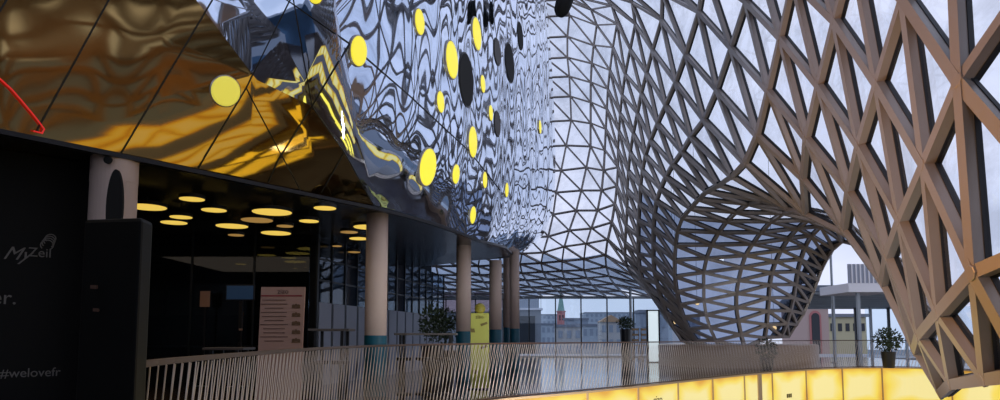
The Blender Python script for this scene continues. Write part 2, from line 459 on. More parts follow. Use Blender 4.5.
def seam_line(pts):      # joints between the big facets, laid on the surface
    prev = None
    for (x0, y0), (x1, y1) in zip(pts, pts[1:]):
        n_ = max(2, int(math.dist((x0, y0), (x1, y1))/6))
        for q in range(n_+1):
            h = bvh.ray_cast(EYE, ray(x0+(x1-x0)*q/n_, y0+(y1-y0)*q/n_).normalized(), 200)
            if h[0] is None: prev = None; continue
            n = h[1] if h[1].dot(EYE-h[0]) > 0 else -h[1]; p = h[0]+n*.008
            if prev is not None and (p-prev).length > .01: seam.beam(prev, p, n, .020, .016)
            prev = p
for pts in ([(112,-6),(36,132)], [(216,-6),(118,158)], [(10,-6),(-60,110)], [(293,-6),(246,88),(198,168)], [(278,-6),(350,44),(412,98),(470,152),(500,190)],
            [(352,40),(312,106),(278,160),(268,182)], [(293,-2),(312,106),(344,152),(374,206)], [(246,88),(300,190)], [(344,152),(318,198)]):
    seam_line(pts)
seam.build('panel_joints', M['seam'], bulk)
mb = MB()      # dark lower lip
for i in range(len(E)-1):
    mb.beam(BG[i][0], BG[i+1][0], V((0, 0, 1)), .10, .07, -.02)
mb.build('lower_lip', M['blackmetal'], bulk)

def on_bulk(px, py):
    h = bvh.ray_cast(EYE, ray(px, py).normalized(), 200)
    if h[0] is None: return None
    p, n = h[0], h[1]
    if n.dot(EYE-p) < 0: n = -n
    return p, n
LAMPS = [
 (357.5,51,30,'round yellow lamp on the silver wall beside the warm-tinted panels'),
 (418.5,22,26,'small yellow lamp nearest the top edge, left of the long black openings'),
 (451,60,38,'tall yellow lamp just left of the larger black opening'),
 (476,34,33,'tall yellow lamp above and right of the larger black opening'),
 (439.5,102,22,'yellow lamp below and left of the larger black opening'),
 (482,84,18,'small yellow lamp between the two black openings'),
 (427,167,38,'largest yellow lamp low on the silver wall, over the brown reflections'),
 (472,142,32,'long yellow lamp straight below the larger black opening'),
 (455,174,20,'short yellow lamp just right of the largest low one'),
 (484,180,17,'small yellow lamp low on the silver wall, second from the wall end'),
 (506,190,15,'small yellow lamp low on the silver wall, nearest its far end'),
 (490,113,16,'small orange-yellow lamp left of the brown oval opening'),
 (539.5,127,14,'thin yellow lamp on the far curved corner of the mirror wall'),
 (472,215,18,'lowest yellow lamp above the columns'),
 (316,-3,14,'yellow lamp cut by the top edge of the picture over the blue reflection'),
 (225,91,29,'big round pale yellow lamp on the warm-tinted panels'),
]
for px, py, h, lab in LAMPS:
    r = on_bulk(px, py)
    if not r: print('lamp miss', px, py); continue
    p, n = r
    up = (V((0,0,1)) - n*n.z); 
    dist = (p-EYE).dot(V((0, cp, sp)))
    R = h/2/F*dist/max(.55, up.length)*1.0
    t = thing('wall_lamp', p, lab, 'lamp', 'round lamps in the mirrored wall')
    mb = MB(); mb.lathe(p-n*.08, [(R*1.0, 0), (R*1.02, .10), (R*.96, .112)], 32, 0, n); rim = mb.build('rim', M['lamp_rim'], t, smooth=False)
    mb = MB(); mb.lathe(p-n*.02, [(R*.95, 0), (R*.95, .055), (R*.8, .065), (R*.4, .07)], 32, 0, n)
    mb.build('lens', M['lamp_gold'] if px == 225 else M['lamp'], rim, smooth=True)
for px, py, h, m, lab in [(466,80,54,'hole','larger black oval opening in the mirrored wall'),
                       (509.5,63,40,'hole','narrower black oval opening right of the larger one'),
                       (497,52,28,'column','thin brown oval opening between the black ones'),
                       (497,124,26,'column','thin brown oval opening low on the mirrored wall'),
                       (520,36,28,'hole','small dark oval opening near the far end of the mirrored wall')]:
    p, n = on_bulk(px, py); dist = p.y; R = h/2/F*dist
    t = thing('wall_opening', p, lab, 'opening', 'oval openings in the mirrored wall')
    mb = MB(); mb.lathe(p-n*.08, [(R*1.03, 0), (R*1.03, .09), (R, .10)], 32, 0, n); mb.build('ring', M['blackmetal'], t)
    mb = MB(); mb.lathe(p-n*.04, [(R*.97, 0), (R*.97, .068)], 32, 0, n); mb.build('inner_disc', M[m] if m == 'hole' else M['backwall'], t)
# red line built in place of a reflection on the warm-tinted panels
pts = []
for px, py in [(-12, 70), (0, 80), (10, 89), (20, 100), (30, 112), (38, 122), (43, 129), (41, 133), (33, 131)]:
    p, n = on_bulk(px, py); pts.append(p+n*.05)
mb = MB()
for a, b in zip(pts, pts[1:]): mb.lathe(a, [(.011, 0), (.011, (b-a).length+.008)], 8, 0, (b-a))
o = mb.build('red_light_tube', M['red'])
tag(o, 'thin curved red light tube at the left edge of the bronze panels', 'light tube')

# ================================================================ FLOOR, RAIL, FASCIA
RP = []
for x, Y in [(95, 2.6), (148, 3.65), (200, 4.6), (260, 6.1), (315, 8.2), (365, 10.6), (430, 13.2), (495, 15.2), (540, 16.3), (590, 17.7), (640, 19.6), (675, 21.3), (740, 25.2), (800, 29), (850, 31), (905, 31), (975, 28), (1040, 23), (1100, 17)]:
    RP.append(V(((x-500)/F*Y, Y, 0)))
RPR = RP[:]; RP = [V((-1.9, -3, 0)), V((-1.4, .8, 0))] + RP
def spline(P, n=14):
    out = []
    for i in range(len(P)-1):
        p0 = P[max(0, i-1)]; p1 = P[i]; p2 = P[i+1]; p3 = P[min(len(P)-1, i+2)]
        for k in range(n):
            t = k/n
            out.append(.5*((2*p1) + (p2-p0)*t + (2*p0-5*p1+4*p2-p3)*t*t + (3*p1-p0-3*p2+p3)*t**3))
    out.append(P[-1]); return out
RC = spline(RP); RRC = [p for p in RC if p.y > 3.45 or p.x > 5]
def resample(P, step):
    out = [P[0]]; acc = 0
    for a, b in zip(P, P[1:]):
        L = (b-a).length; d = step-acc
        while d <= L: out.append(a+(b-a)*(d/L)); d += step
        acc = L-(d-step)
    return out
# gallery floor polygon: from the rail curve to the far walls
mb = MB()
far = [V((24, 20, 0)), V((24, 46.6, 0)), V((-16, 46.6, 0)), V((-16, -3, 0))]
poly = [V((p.x, p.y, 0)) for p in RC] + far
bm = bmesh.new()
vs = [bm.verts.new(p) for p in poly]; f = bm.faces.new(vs); f.normal_update()
if f.normal.z < 0: f.normal_flip()
bmesh.ops.triangulate(bm, faces=bm.faces[:])
r = bmesh.ops.extrude_face_region(bm, geom=bm.faces[:])
for g in r['geom']:
    if isinstance(g, bmesh.types.BMVert): g.co.z -= .12
bmesh.ops.recalc_face_normals(bm, faces=bm.faces)
me = bpy.data.meshes.new('floor'); bm.to_mesh(me); bm.free(); me.materials.append(M['floor'])
o = bpy.data.objects.new('floor', me); C.objects.link(o); struct(o)
mb = MB(); mb.box((-1.2, -9, -.12), (7.0, 2.0, -.0)); struct(mb.build('floor_near', M['floor']))
mb = MB(); mb.box((-16, -16, -6.2), (24, 46, -6)); struct(mb.build('floor_lower', M['floor']))

rail = thing('balustrade', RP[8], 'curving balustrade of slanting slats round the atrium edge', 'railing')
RH = 1.2
HS = resample(RRC, .3); HF = resample(RC, .3)
def strip(mb, P, half, z0, z1, m=0, off=0):
    n = len(P)
    for i in range(n-1):
        a, b = P[i], P[i+1]
        ta = (P[min(n-1, i+1)]-P[max(0, i-1)]).normalized(); tb = (P[min(n-1, i+2)]-P[i]).normalized()
        na, nb = V((ta.y, -ta.x, 0)), V((tb.y, -tb.x, 0))
        q = [a+na*(off-half), b+nb*(off-half), b+nb*(off+half), a+na*(off+half)]
        mb.hexa([p+V((0,0,z0)) for p in q] + [p+V((0,0,z1)) for p in q], m)
mb = MB(); strip(mb, HS, .024, RH-.022, RH); mb.build('handrail', M['handrail'], rail)
mb = MB(); strip(mb, HS, .012, RH-.034, RH-.022); mb.build('top_flat', M['handrail'], rail)
mb = MB(); strip(mb, HS, .03, .01, .04); mb.build('bottom_flat', M['handrail'], rail)
SL = resample(RRC, .13); cand = []
for i in range(1, len(SL)-1):
    t = (SL[i+1]-SL[i-1]).normalized(); n = V((t.y, -t.x, 0)); a = SL[i]
    for off, lean in ((.022, .42), (-.03, .26)):
        b = a + t*lean + V((0, 0, RH-.04)) + n*off; c = a + n*off + V((0, 0, .02))
        q = proj((b+c)/2)
        vis = a.y if (q and 140 < q[0] < 812) else 999
        cand.append((vis, c, b, n, t))
cand.sort(key=lambda c: c[0])
def slat(mb, c): mb.beam(c[1], c[2], c[3], .010, .006)
for c in cand[:100]:
    mb = MB(); slat(mb, c); mb.build('slat', M['slat'], rail)
mb = MB()
for c in cand[100:]: slat(mb, c)
tag(mb.build('slats', M['slat'], rail), kind='stuff')

fas = thing('lit_fascia', RP[12], 'yellow backlit fascia of glass panels below the balustrade', 'light box')
mb = MB(); strip(mb, HF, .05, -.05, .0, off=.05); mb.build('edge_trim', M['edge'], fas)
mb = MB(); strip(mb, HF, .05, -1.7, -1.6, off=.05); strip(mb, HF, .02, -1.6, -.05, off=-.05); mb.build('back_tray', M['edge'], fas)
# panels: break points in photo x
PXB = [500, 585, 635, 675, 710, 742, 770, 804, 840, 880]
def rail_at_px(px):
    best = min(RC[40:], key=lambda p: abs((proj(V((p.x, p.y, 0))) or (9e9, 0))[0]-px) + (50 if p.y < 12 else 0)); return best
brk = []
fine = resample(RC, .05)
idx = []
for px in PXB:
    idx.append(min(range(len(fine)), key=lambda i: abs((proj(fine[i]) or (9e9, 0))[0]-px) + (1000 if fine[i].y < 12 else 0)))
# regular panels towards the near left, too
pre = list(range(20, idx[0]-10, 48)); allidx = pre + idx
step = 60; k = idx[-1]+step
while k < len(fine)-2: allidx.append(k); k += step
for a, b in zip(allidx, allidx[1:]):
    P = fine[a:b+1:4] + ([fine[b]] if (b-a) % 4 else [])
    if len(P) < 2: continue
    mb = MB(); uv = []; n = len(P)
    for i in range(n-1):
        p, q = P[i], P[i+1]; t = (q-p).normalized(); nn = V((t.y, -t.x, 0))*.07
        mb.face([p+nn+V((0,0,-1.6)), q+nn+V((0,0,-1.6)), q+nn+V((0,0,-.05)), p+nn+V((0,0,-.05))])
        uv += [(i/(n-1), 0), ((i+1)/(n-1), 0), ((i+1)/(n-1), 1), (i/(n-1), 1)]
    mb.uv = uv; mb.build('backlit_panel', M['backlit'], fas)
    p = fine[b]; t = (fine[min(len(fine)-1, b+1)]-fine[b-1]).normalized(); nn = V((t.y, -t.x, 0))
    mb = MB(); mb.beam(p+nn*.08+V((0,0,-1.6)), p+nn*.08+V((0,0,-.05)), nn, .05, .05); mb.build('panel_divider', M['edge'], fas)
def fascia_frame(px):
    i = min(range(len(fine)), key=lambda i: abs((proj(fine[i]) or (9e9, 0))[0]-px) + (1000 if fine[i].y < 12 else 0))
    t = (fine[i+1]-fine[i-1]).normalized(); return fine[i], t, V((t.y, -t.x, 0))
p, t, n = fascia_frame(655)
if t.x < 0: t = -t
text('fascia_lettering', 'zizo', p+n*.085+V((0,0,-.46)), t, V((0,0,1)), .34, M['ybrown'], fas)
p, t, n = fascia_frame(757)
mb = MB(); mb.beam(p+n*.09+V((0,0,-1.6)), p+n*.09+V((0,0,-.05)), n, .30, .05); mb.build('fascia_post', M['edge'], fas)
p, t, n = fascia_frame(786)
mb = MB()
for k in range(3): mb.obox(p+n*.09+t*(-.16+.16*k)+V((0,0,-.98)), t*.055, n*.008, V((0,0,.075)))
mb.build('fascia_label', M['ybrown'], fas)

def band(name, lab, p0, p1, z0, z1, n, inward):  # unseen glowing panels, added to give the mirror cladding yellow to reflect
    t = thing(name, (p0+p1)/2 + V((0, 0, z0)), lab, 'light box', 'yellow fascias round the open well')
    d = (p1-p0)/n
    for k in range(n):
        a = p0+d*(k+.02); b = p0+d*(k+.98); mb = MB(); z = V((0,0,1))
        mb.face([a+z*z0, a+z*z1, b+z*z1, b+z*z0]); mb.uv = [(0,0),(0,1),(1,1),(1,0)]
        mb.build('backlit_panel', M['backlit'], t)
    mb = MB(); o = -inward
    q = [p0+o*.03, p1+o*.03, p1+o*.25, p0+o*.25]
    mb.hexa([p+V((0,0,z0-.05)) for p in q]+[p+V((0,0,z1+.04)) for p in q]); mb.build('back_tray', M['edge'], t)
band('side_fascia', 'yellow backlit fascia under the near lattice wall, upper storey', V((6.6, 2, 0)), V((6.6, 14, 0)), -1.7, -.13, 8, V((-1, 0, 0)))
band('side_fascia', 'yellow backlit fascia under the near lattice wall, lower storey', V((6.6, 2, 0)), V((6.6, 16, 0)), -5.4, -3.2, 9, V((-1, 0, 0)))
band('near_fascia', 'yellow backlit fascia under the near gallery edge, upper storey', V((-1.0, 2.1, 0)), V((6.4, 2.1, 0)), -1.7, -.13, 5, V((0, 1, 0)))
band('near_fascia', 'yellow backlit fascia under the near gallery edge, lower storey', V((-1.0, 2.1, 0)), V((6.4, 2.1, 0)), -5.4, -3.2, 5, V((0, 1, 0)))

def floor_band(lab, pts, w):  # unseen glow strips, added for the mirrored bulkhead to reflect
    t = thing('floor_glow_band', (*pts[0], -6), lab, 'light box', 'yellow glow bands added on the floor of the well')
    P = resample(spline([V((x, y, -5.98)) for x, y in pts], 6), 1.5)
    for a, b in zip(P, P[1:]):
        d = (b-a).normalized(); n = V((d.y, -d.x, 0))*w/2; b = b-d*.04
        mb = MB(); mb.hexa([a-n, a+n, b+n, b-n]+[q+V((0,0,.06)) for q in (a-n, a+n, b+n, b-n)]); mb.build('light_panel', M['band_glow'], t)
floor_band('long curved yellow glow band added on the well floor below the warm-tinted panels', [(4.6, 6), (4.3, 9), (4.2, 12), (3.9, 15.3), (3.0, 18.5), (1.9, 22.2)], 1.0)
floor_band('short yellow glow band added on the well floor nearer the food hall', [(2.5, 12.2), (2.65, 14.2), (2.5, 15.8)], .9)
floor_band('outer yellow glow band added on the well floor', [(5.6, 12.5), (5.2, 15.5), (4.4, 18.5), (3.4, 21)], .7)

# ================================================================ FOOD HALL SIDE
# soffit follows the bulkhead edge
bm = bmesh.new()
pts = [V((x, y, ZS+zbase(i))) for i, (x, y) in enumerate(E[:18])] + [V((-3.0, 33.0, ZS+.9)), V((-3.5, 28.5, ZS)), V((-16, 28.5, ZS)), V((-16, 1, ZS))]
f = bm.faces.new([bm.verts.new(p) for p in pts]); bmesh.ops.triangulate(bm, faces=bm.faces[:])
r = bmesh.ops.extrude_face_region(bm, geom=bm.faces[:])
for g in r['geom']:
    if isinstance(g, bmesh.types.BMVert): g.co.z += .25
bmesh.ops.recalc_face_normals(bm, faces=bm.faces)
me = bpy.data.meshes.new('ceiling_food_hall'); bm.to_mesh(me); bm.free(); me.materials.append(M['soffit'])
o = bpy.data.objects.new('ceiling_food_hall', me); C.objects.link(o); struct(o)
mb = MB(); mb.box((-16, 21.5, 0), (-5.2, 21.7, ZS)); struct(mb.build('wall_food_hall', M['backwall']))
mb = MB(); mb.box((-16, 34.5, 0), (-3.4, 34.7, 5.6)); struct(mb.build('wall_gallery', mat('slate_wall', (.10, .13, .17), .5, noise=(1.2, .5))))
mb = MB(); mb.box((-16.2, -16, -6), (-16, 46, 19)); struct(mb.build('wall_outer_left', M['dark']))
mb = MB(); mb.box((-16, -16.2, -6), (8, -16, 3.5)); struct(mb.build('wall_back', mat('blue_wall', (.10, .21, .36), .5, noise=(.4, .3))))  # unseen wall, its blue put in for the mirror to reflect
mb = MB(); mb.box((-16, 32.2, 5.6), (-1.6, 32.4, 19)); struct(mb.build('wall_upper', M['dark']))

# disc lights under the black soffit; some stand in for reflections in glass
DL = [(10,199,20,0),(32,180,9,0),(147,207,38,0),(192,199,25,0),(214,210,25,0),(181,217,22,0),(174,222.5,26,0),(232,226,32,0),(236,235,16,1),
      (272,212,40,0),(325,208,23,0),(309,221,20,0),(257,220,32,1),(285,226,17,1),(276,233,30,0),(369,227,32,0),(349,232,18,1),(359,238.5,20,0),(337,246,10,1),(354,252,13,1),(80,186,5,1)]
where = ['cut by the left edge of the picture','small one above the black sign wall','large one right of the beige column top','in the row nearest the bulkhead, left group',
 'just above the middle of the left group','leftmost pair, upper','leftmost pair, lower','wide one left of the biggest disc','dim one below the wide one',
 'widest of all, centre of the food hall','right of the widest, beside the bulkhead edge','between the widest disc and the slatted glass','faint wide one under the widest','faint small one under the widest','low one under the widest',
 'long one crossing in front of the first column','short one left of the first column','lower long one left of the first column','faint one over the slatted glass','faintest, lowest over the slatted glass','tiny one over the sign wall']
for (px, py, w, dim), wh in zip(DL, where):
    p = atz(px, py, ZS-.22); R = w/2/F*p.y
    t = thing('ceiling_disc_light', p, 'flat round yellow ceiling light, ' + wh, 'ceiling light', 'flat round ceiling lights over the food hall')
    mb = MB(); mb.lathe(p, [(R, .0), (R, .07), (R*.9, .08)], 28); mb.build('shade', M['blackmetal'], t)
    mb = MB(); mb.lathe(p+V((0,0,-.012)), [(R*.95, 0), (R*.97, .012)], 28); mb.build('lens', M['disc_dim' if dim else 'disc'], t)
    mb = MB(); mb.lathe(p+V((0,0,.075)), [(.012, 0), (.012, .145)], 8); mb.build('rod', M['blackmetal'], t)

# columns
def column(px, Y, dia, ztop, lab, tealh):
    x = (px-500)/F*Y; t = thing('round_column', (x, Y, 0), lab, 'column', 'beige columns with teal bases')
    mb = MB(); mb.lathe(V((x, Y, tealh)), [(dia/2, 0), (dia/2, ztop-tealh)], 36); mb.build('shaft', M['column'], t, smooth=False)
    for pl in t.children[0].data.polygons: pl.use_smooth = len(pl.vertices) == 4
    mb = MB(); mb.lathe(V((x, Y, 0)), [(dia/2+.004, 0), (dia/2+.004, tealh)], 36); mb.build('painted_base', M['teal'], t)
    for pl in t.children[1].data.polygons: pl.use_smooth = len(pl.vertices) == 4
    return t
column(376, 16.0, .50, ZS, 'nearest beige round column with teal base, beside the slatted glass', 1.36)
column(463.5, 21.6, .46, ZS, 'beige round column with teal base left of the yellow board', 1.5)
column(495.5, 25.8, .46, ZS, 'beige round column with teal base just right of the yellow board', 1.60)
column(514.5, 29.5, .42, 5.0, 'rightmost beige round column with teal base', 1.68)
column(507.0, 33.5, .36, 5.6, 'thin beige column half hidden between two others', 1.78)
x, Y = (108-500)/F*10.95, 10.95
t = thing('signed_column', (x, Y, 0), 'thick beige column behind the black sign box', 'column')
mb = MB(); mb.lathe(V((x, Y, 0)), [(.34, 0), (.34, ZS)], 36); mb.build('shaft', M['column'], t)
mb = MB(); mb.lathe(V((x, Y, 3.75)), [(.345, 0), (.345, .4)], 36); mb.build('capital_band', M['column'], t)
q = at(114, 213, 10.4)
t = thing('oval_sign', (q.x, q.y, 2.8), 'black upright oval sign in front of the thick beige column', 'sign')
mb = MB(); mb.lathe(at(113, 206, 10.45), [(.1, 0), (.1, .04)], 8, 0, V((0,1,0)))
mb = MB()
cc = at(114, 207, 10.4); i0 = len(mb.v)
ring = [cc + V((.125*math.cos(a), 0, .58*math.sin(a))) for a in [2*math.pi*k/28 for k in range(28)]]
mb.face(ring); mb.face([p+V((0,.05,0)) for p in reversed(ring)])
for k in range(28): mb.face([ring[(k+1)%28], ring[k], ring[k]+V((0,.05,0)), ring[(k+1)%28]+V((0,.05,0))])
mb.build('oval_plate', M['hole'], t)
pz = at(108, 160, 10.56)
mb = MB(); mb.lathe(pz, [(.06, -.02), (.06, .02)], 20, 0, V((0, 1, 0))); mb.build('round_badge', M['hole'], t)

# black sign box and sign wall close on the left
a = at(84, 219, 3.5); b = at(142, 217, 3.25)
t = thing('advertising_pillar', ((a.x+b.x)/2, 3.4, 0), 'tall black advertising pillar left of the balustrade end', 'pillar')
mb = MB(); mb.hexa([V((a.x, 3.5, 0)), V((b.x, 3.25, 0)), V((b.x-.02, 3.4, 0)), V((a.x, 3.75, 0)), V((a.x, 3.5, a.z)), V((b.x, 3.25, b.z)), V((b.x-.02, 3.4, b.z)), V((a.x, 3.75, a.z))])
mb.build('casing', M['sign'], t, bevel=.02)
wx = (b-a).normalized(); wn = V((wx.y, -wx.x, 0))
mb = MB()
for px, py, w, h in [(94, 287, .10, .035), (66+30, 310, .08, .03)]:
    q = at(px, py, 3.42-(px-84)/65*.25-.01) ; mb.obox(q, wx*w*.25, wn*.004, V((0,0,h/4)))
mb.build('small_print', M['boardink'], t)

t = thing('black_sign_wall', (-8, 10, 0), 'black advertising wall with thin grey lettering at the left edge', 'sign')
A = V((-11.2, 6.6, 0)); B = at(97, 250, 11.3); B.z = 0
dx = B-A; xd = dx.normalized(); nn = V((xd.y, -xd.x, 0)); T = V((0, 0, ZS-.02))
mb = MB(); mb.hexa([A, B, B-nn*.15, A-nn*.15, A+T, B+T, B-nn*.15+T, A-nn*.15+T])
mb.build('panel', M['sign'], t)
def onwall(px, py, lift=.012):
    r = ray(px, py); s = (A+nn*lift-EYE).dot(nn)/r.dot(nn); return EYE + r*s
def wtext(name, s, px, py, h, shear=0, m='letter'):
    text(name, s, onwall(px, py), xd, V((0,0,1)), h, M[m], t, .002, shear)
wtext('script_word', 'My', 16, 254, .28, .5)
wtext('logo_word', 'Zeil', 40, 253, .20)
wtext('slogan_end', 'er.', 4, 298, .30)
wtext('hashtag_line', '#welovefr', 31, 373, .19)
cu = []
mb = MB()
for k in range(4):      # looping line emblem over the word
    cx, cy, rx, ry = 47+1.2*k, 245-2.2*k, 6.5-1.0*k+k*.6, 5-.3*k
    pr = None
    for q in range(15):
        ang = math.radians(-60 + q*20); p = onwall(cx+rx*math.cos(ang), cy-ry*math.sin(ang))
        if pr is not None: mb.beam(pr, p, nn, .014, .01)
        pr = p
mb.build('emblem', M['letter'], t)

# menu board, screen, posters
Yb = 12.0
p0, p1 = at(258, 346, Yb), at(302, 346, Yb); zt = at(280, 287, Yb).z
t = thing('menu_board', ((p0.x+p1.x)/2, Yb, 0), 'upright cream menu board with red line and food pictures', 'menu board')
lean = V((.045, 0, 0))
mb = MB(); w = V((p1.x-p0.x, 0, 0)); a = V((p0.x-.02, Yb, 0.02))
mb.hexa([a, a+w, a+w+V((0,.05,0)), a+V((0,.05,0))] + [q+lean+V((0,0,zt-.02)) for q in (a, a+w, a+w+V((0,.05,0)), a+V((0,.05,0)))])
mb.build('board', M['board'], t)
mb = MB(); c = at(281.5, 295.8, Yb-.006); mb.obox(c, V((w.x*.47, 0, 0)), V((0,.004,0)), V((0,0,.010))); mb.build('red_line', M['boardred'], t)
text('heading', 'zizo', at(283, 291.5, Yb-.004), V((1,0,0)), V((0,0,1)), .12, M['boardink'], t)
mb = MB()
for k in range(11):
    c = at(274, 300+k*4.1, Yb-.006); mb.obox(c, V((.20 + .04*math.sin(k*2.3), 0, 0)), V((0,.003,0)), V((0,0,.006)))
mb.build('printed_lines', M['boardink'], t)
for k in range(5):
    c = at(296, 306+k*8.6, Yb-.008); mb = MB(); [mb.lathe(c+V((q,0,.012*(q==0))), [(.026, -.004), (.030, 0), (.026, .004)], 14, 0, V((0,1,0))) for q in (-.045, 0, .045)]
    mb.obox(c+V((0,0,-.03)), V((.075,0,0)), V((0,.003,0)), V((0,0,.009))); mb.build('food_picture', M['food'], t)
mb = MB()
for sx in (0, 1): mb.obox(V((p0.x+sx*w.x, Yb+.15, .03)), V((.03,0,0)), V((0,.25,0)), V((0,0,.03)))
mb.build('foot', M['blackmetal'], t)

c = at(240, 292.5, 17.5)
t = thing('wall_screen', c, 'glowing blue television on the dark food hall wall', 'screen')
mb = MB(); mb.obox(c+V((0,.03,0)), V((.36,0,0)), V((0,.03,0)), V((0,0,.20))); mb.build('housing', M['blackmetal'], t, bevel=.01)
mb = MB(); mb.obox(c+V((0,-.003,0)), V((.33,0,0)), V((0,.004,0)), V((0,0,.17))); mb.build('display', M['screen'], t)
mb = MB(); mb.obox(c+V((0,.1,-.5)), V((.04,0,0)), V((0,.04,0)), V((0,0,.4))); mb.build('mount_post', M['blackmetal'], t)
mb = MB(); mb.obox(V((c.x, c.y+.1, .05)), V((.25,0,0)), V((0,.2,0)), V((0,0,.05))); mb.build('mount_base', M['blackmetal'], t)
mb = MB(); mb.obox(V((c.x, c.y+.1, .6)), V((.04,0,0)), V((0,.04,0)), V((0,0,.6))); mb.build('mount_stem', M['blackmetal'], t)
for px, py, w, h, lab in [(205, 299, .26, .42, 'small pale poster left of the blue television'), (241, 321, .09, .5, 'narrow pale notice below the blue television')]:
    c = at(px, py, 18.6); t = thing('poster_stand', (c.x, c.y, 0), lab, 'poster')
    mb = MB(); mb.obox(c, V((w/2,0,0)), V((0,.01,0)), V((0,0,h/2))); mb.build('sheet', M['board'], t)
    mb = MB(); mb.obox(V((c.x, c.y+.03, c.z/2)), V((.02,0,0)), V((0,.02,0)), V((0,0,c.z/2))); mb.obox(V((c.x, c.y+.03, .02)), V((.2,0,0)), V((0,.15,0)), V((0,0,.02))); mb.build('stand', M['blackmetal'], t)

t = thing('shopfront_glass', (-9, 19.05, 0), 'dark reflecting glass shopfront across the food hall', 'shopfront')
mb = MB(); mb.box((-15.9, 19.0, 0), (-5.2, 19.03, ZS-.02)); mb.build('glass', M['sglass'], t)
for x in (-13.5, -11.8, -10.1, -8.4, -6.7):
    mb = MB(); mb.box((x-.02, 18.96, 0), (x+.02, 19.07, ZS-.02)); mb.build('joint', M['mull'], t)

# food counter in front of the dark wall
t = thing('food_counter', (-9.5, 20.6, 0), 'long dark food counter at the back of the hall', 'counter')
mb = MB(); mb.box((-14, 20.2, 0), (-5.8, 20.9, 1.02)); mb.build('front', M['backwall'], t)
mb = MB(); mb.box((-14.1, 20.1, 1.02), (-5.7, 21.0, 1.07)); mb.build('counter_top', M['tabletop'], t)
mb = MB()
for k in range(9): mb.box((-13.6+k*.85, 21.44, 2.0), (-12.9+k*.85, 21.49, 2.75))
mb.build('menu_panels', mat('menu_panel', (.07, .05, .035), .4), t)

# slatted glass enclosure
g0, g1 = V((-5.05, 19.2, 0)), V((-2.62, 32.2, 0))
t = thing('glass_screen', g0, 'tall glass partition with closely spaced dark mullions behind the first column', 'partition')
d = (g1-g0); n = V((d.y, -d.x, 0)).normalized()
mb = MB(); mb.hexa([g0, g1, g1+n*.02, g0+n*.02] + [q+V((0,0,ZS)) for q in (g0, g1, g1+n*.02, g0+n*.02)]); mb.build('glass', M['eglass'], t)
NM = 15
for k in range(NM):
    p = g0 + d*(k/(NM-1)); w = .16 if k in (0, 7) else .07
    mb = MB(); mb.beam(p+n*.03, p+n*.03+V((0,0,ZS)), n, w*.7, .05); mb.build('mullion', M['mull'], t)
for k in range(NM-1):
    a = g0+d*((k+.08)/(NM-1))+n*.07; b = g0+d*((k+.92)/(NM-1))+n*.07
    mb = MB(); mb.hexa([a, b, b-n*.03, a-n*.03] + [q+V((0,0,2.28)) for q in (a, b, b-n*.03, a-n*.03)]); mb.build('frosted_panel', M['frost'], t)
mb = MB()
for z in (2.9, 3.5): mb.beam(g0+V((0,0,z)), g1+V((0,0,z)), n, .05, .05)
mb.build('cross_rail', M['mull'], t)

# yellow board with a ball on top
Yb = 18.0
a, b = at(470.5, 338, Yb), at(489, 338, Yb); zt = at(480, 313, Yb).z
t = thing('yellow_board', ((a.x+b.x)/2, Yb, 0), 'tall yellow advertising board topped by a ball, between two columns', 'sign')
mb = MB(); mb.box((a.x, Yb, .03), (b.x, Yb+.16, zt)); mb.build('board', M['yellow'], t, bevel=.01)
c = at(480, 308.5, Yb+.08); mb = MB()
prof = [(.14*math.sin(math.pi*k/10)+.001, -.14*math.cos(math.pi*k/10)) for k in range(11)]
mb.lathe(c, prof, 20); mb.build('ball', mat('olive_ball', (.32, .27, .03), .5, noise=(9, .4)), t, smooth=True)
text('heading', 'zizo', at(479.5, 317, Yb-.01), V((1,0,0)), V((0,0,1)), .13, M['ybrown'], t)
for px, py in [(484, 324), (472.8, 330.5), (484, 347), (475, 372)]:
    c = at(px, py, Yb-.008); mb = MB(); ax = V((.085, 0, .03)) if px > 480 else V((.05, 0, 0))
    mb.obox(c, ax, V((0,.004,0)), V((-.01, 0, .028 if px > 480 else .05))); mb.build('printed_picture', M['ybrown'], t)
mb = MB(); mb.box((a.x-.05, Yb-.1, 0), (b.x+.05, Yb+.26, .03)); mb.build('base_plate', M['blackmetal'], t)

# tables and benches behind the rail
def table(x0, x1, Y, z, lab):
    t = thing('high_table', ((x0+x1)/2, Y, 0), lab, 'table')
    mb = MB(); mb.box((x0, Y-.35, z-.05), (x1, Y+.35, z)); mb.build('tabletop', M['tabletop'], t, bevel=.01)
    for sx in (x0+.15, x1-.15):
        for sy in (-.27, .27):
            mb = MB(); mb.box((sx-.03, Y+sy-.03, 0), (sx+.03, Y+sy+.03, z-.05)); mb.build('leg', M['blackmetal'], t)
table(at(396, 335,17.2).x, at(457, 335,17.2).x, 17.2, 1.42, 'long dark high table right of the first column')
table(at(312, 335,15.0).x, at(352, 335,15.0).x, 15.0, 1.50, 'dark high table in front of the slatted glass')
table(at(210, 335,14.0).x, at(250, 335,14.0).x, 14.0, 1.12, 'low dark table below the blue television')
def stool(x, Y, lab):
    t = thing('bar_stool', (x, Y, 0), lab, 'stool', 'stools at the high tables')
    mb = MB(); mb.lathe(V((x, Y, .78)), [(.17, 0), (.19, .03), (.18, .07)], 20); mb.build('seat', M['blackmetal'], t)
    mb = MB(); mb.lathe(V((x, Y, 0)), [(.2, 0), (.18, .03), (.03, .05), (.03, .78)], 16); mb.build('pedestal', M['blackmetal'], t)
for px, Y, l in [(405, 16.4, 'left stool at the long high table'), (424, 16.5, 'middle stool at the long high table'), (443, 16.4, 'right stool at the long high table'),
                 (321, 14.2, 'left stool at the dark high table by the slatted glass'), (341, 14.2, 'right stool at the dark high table by the slatted glass')]:
    stool((px-500)/F*Y, Y, l)

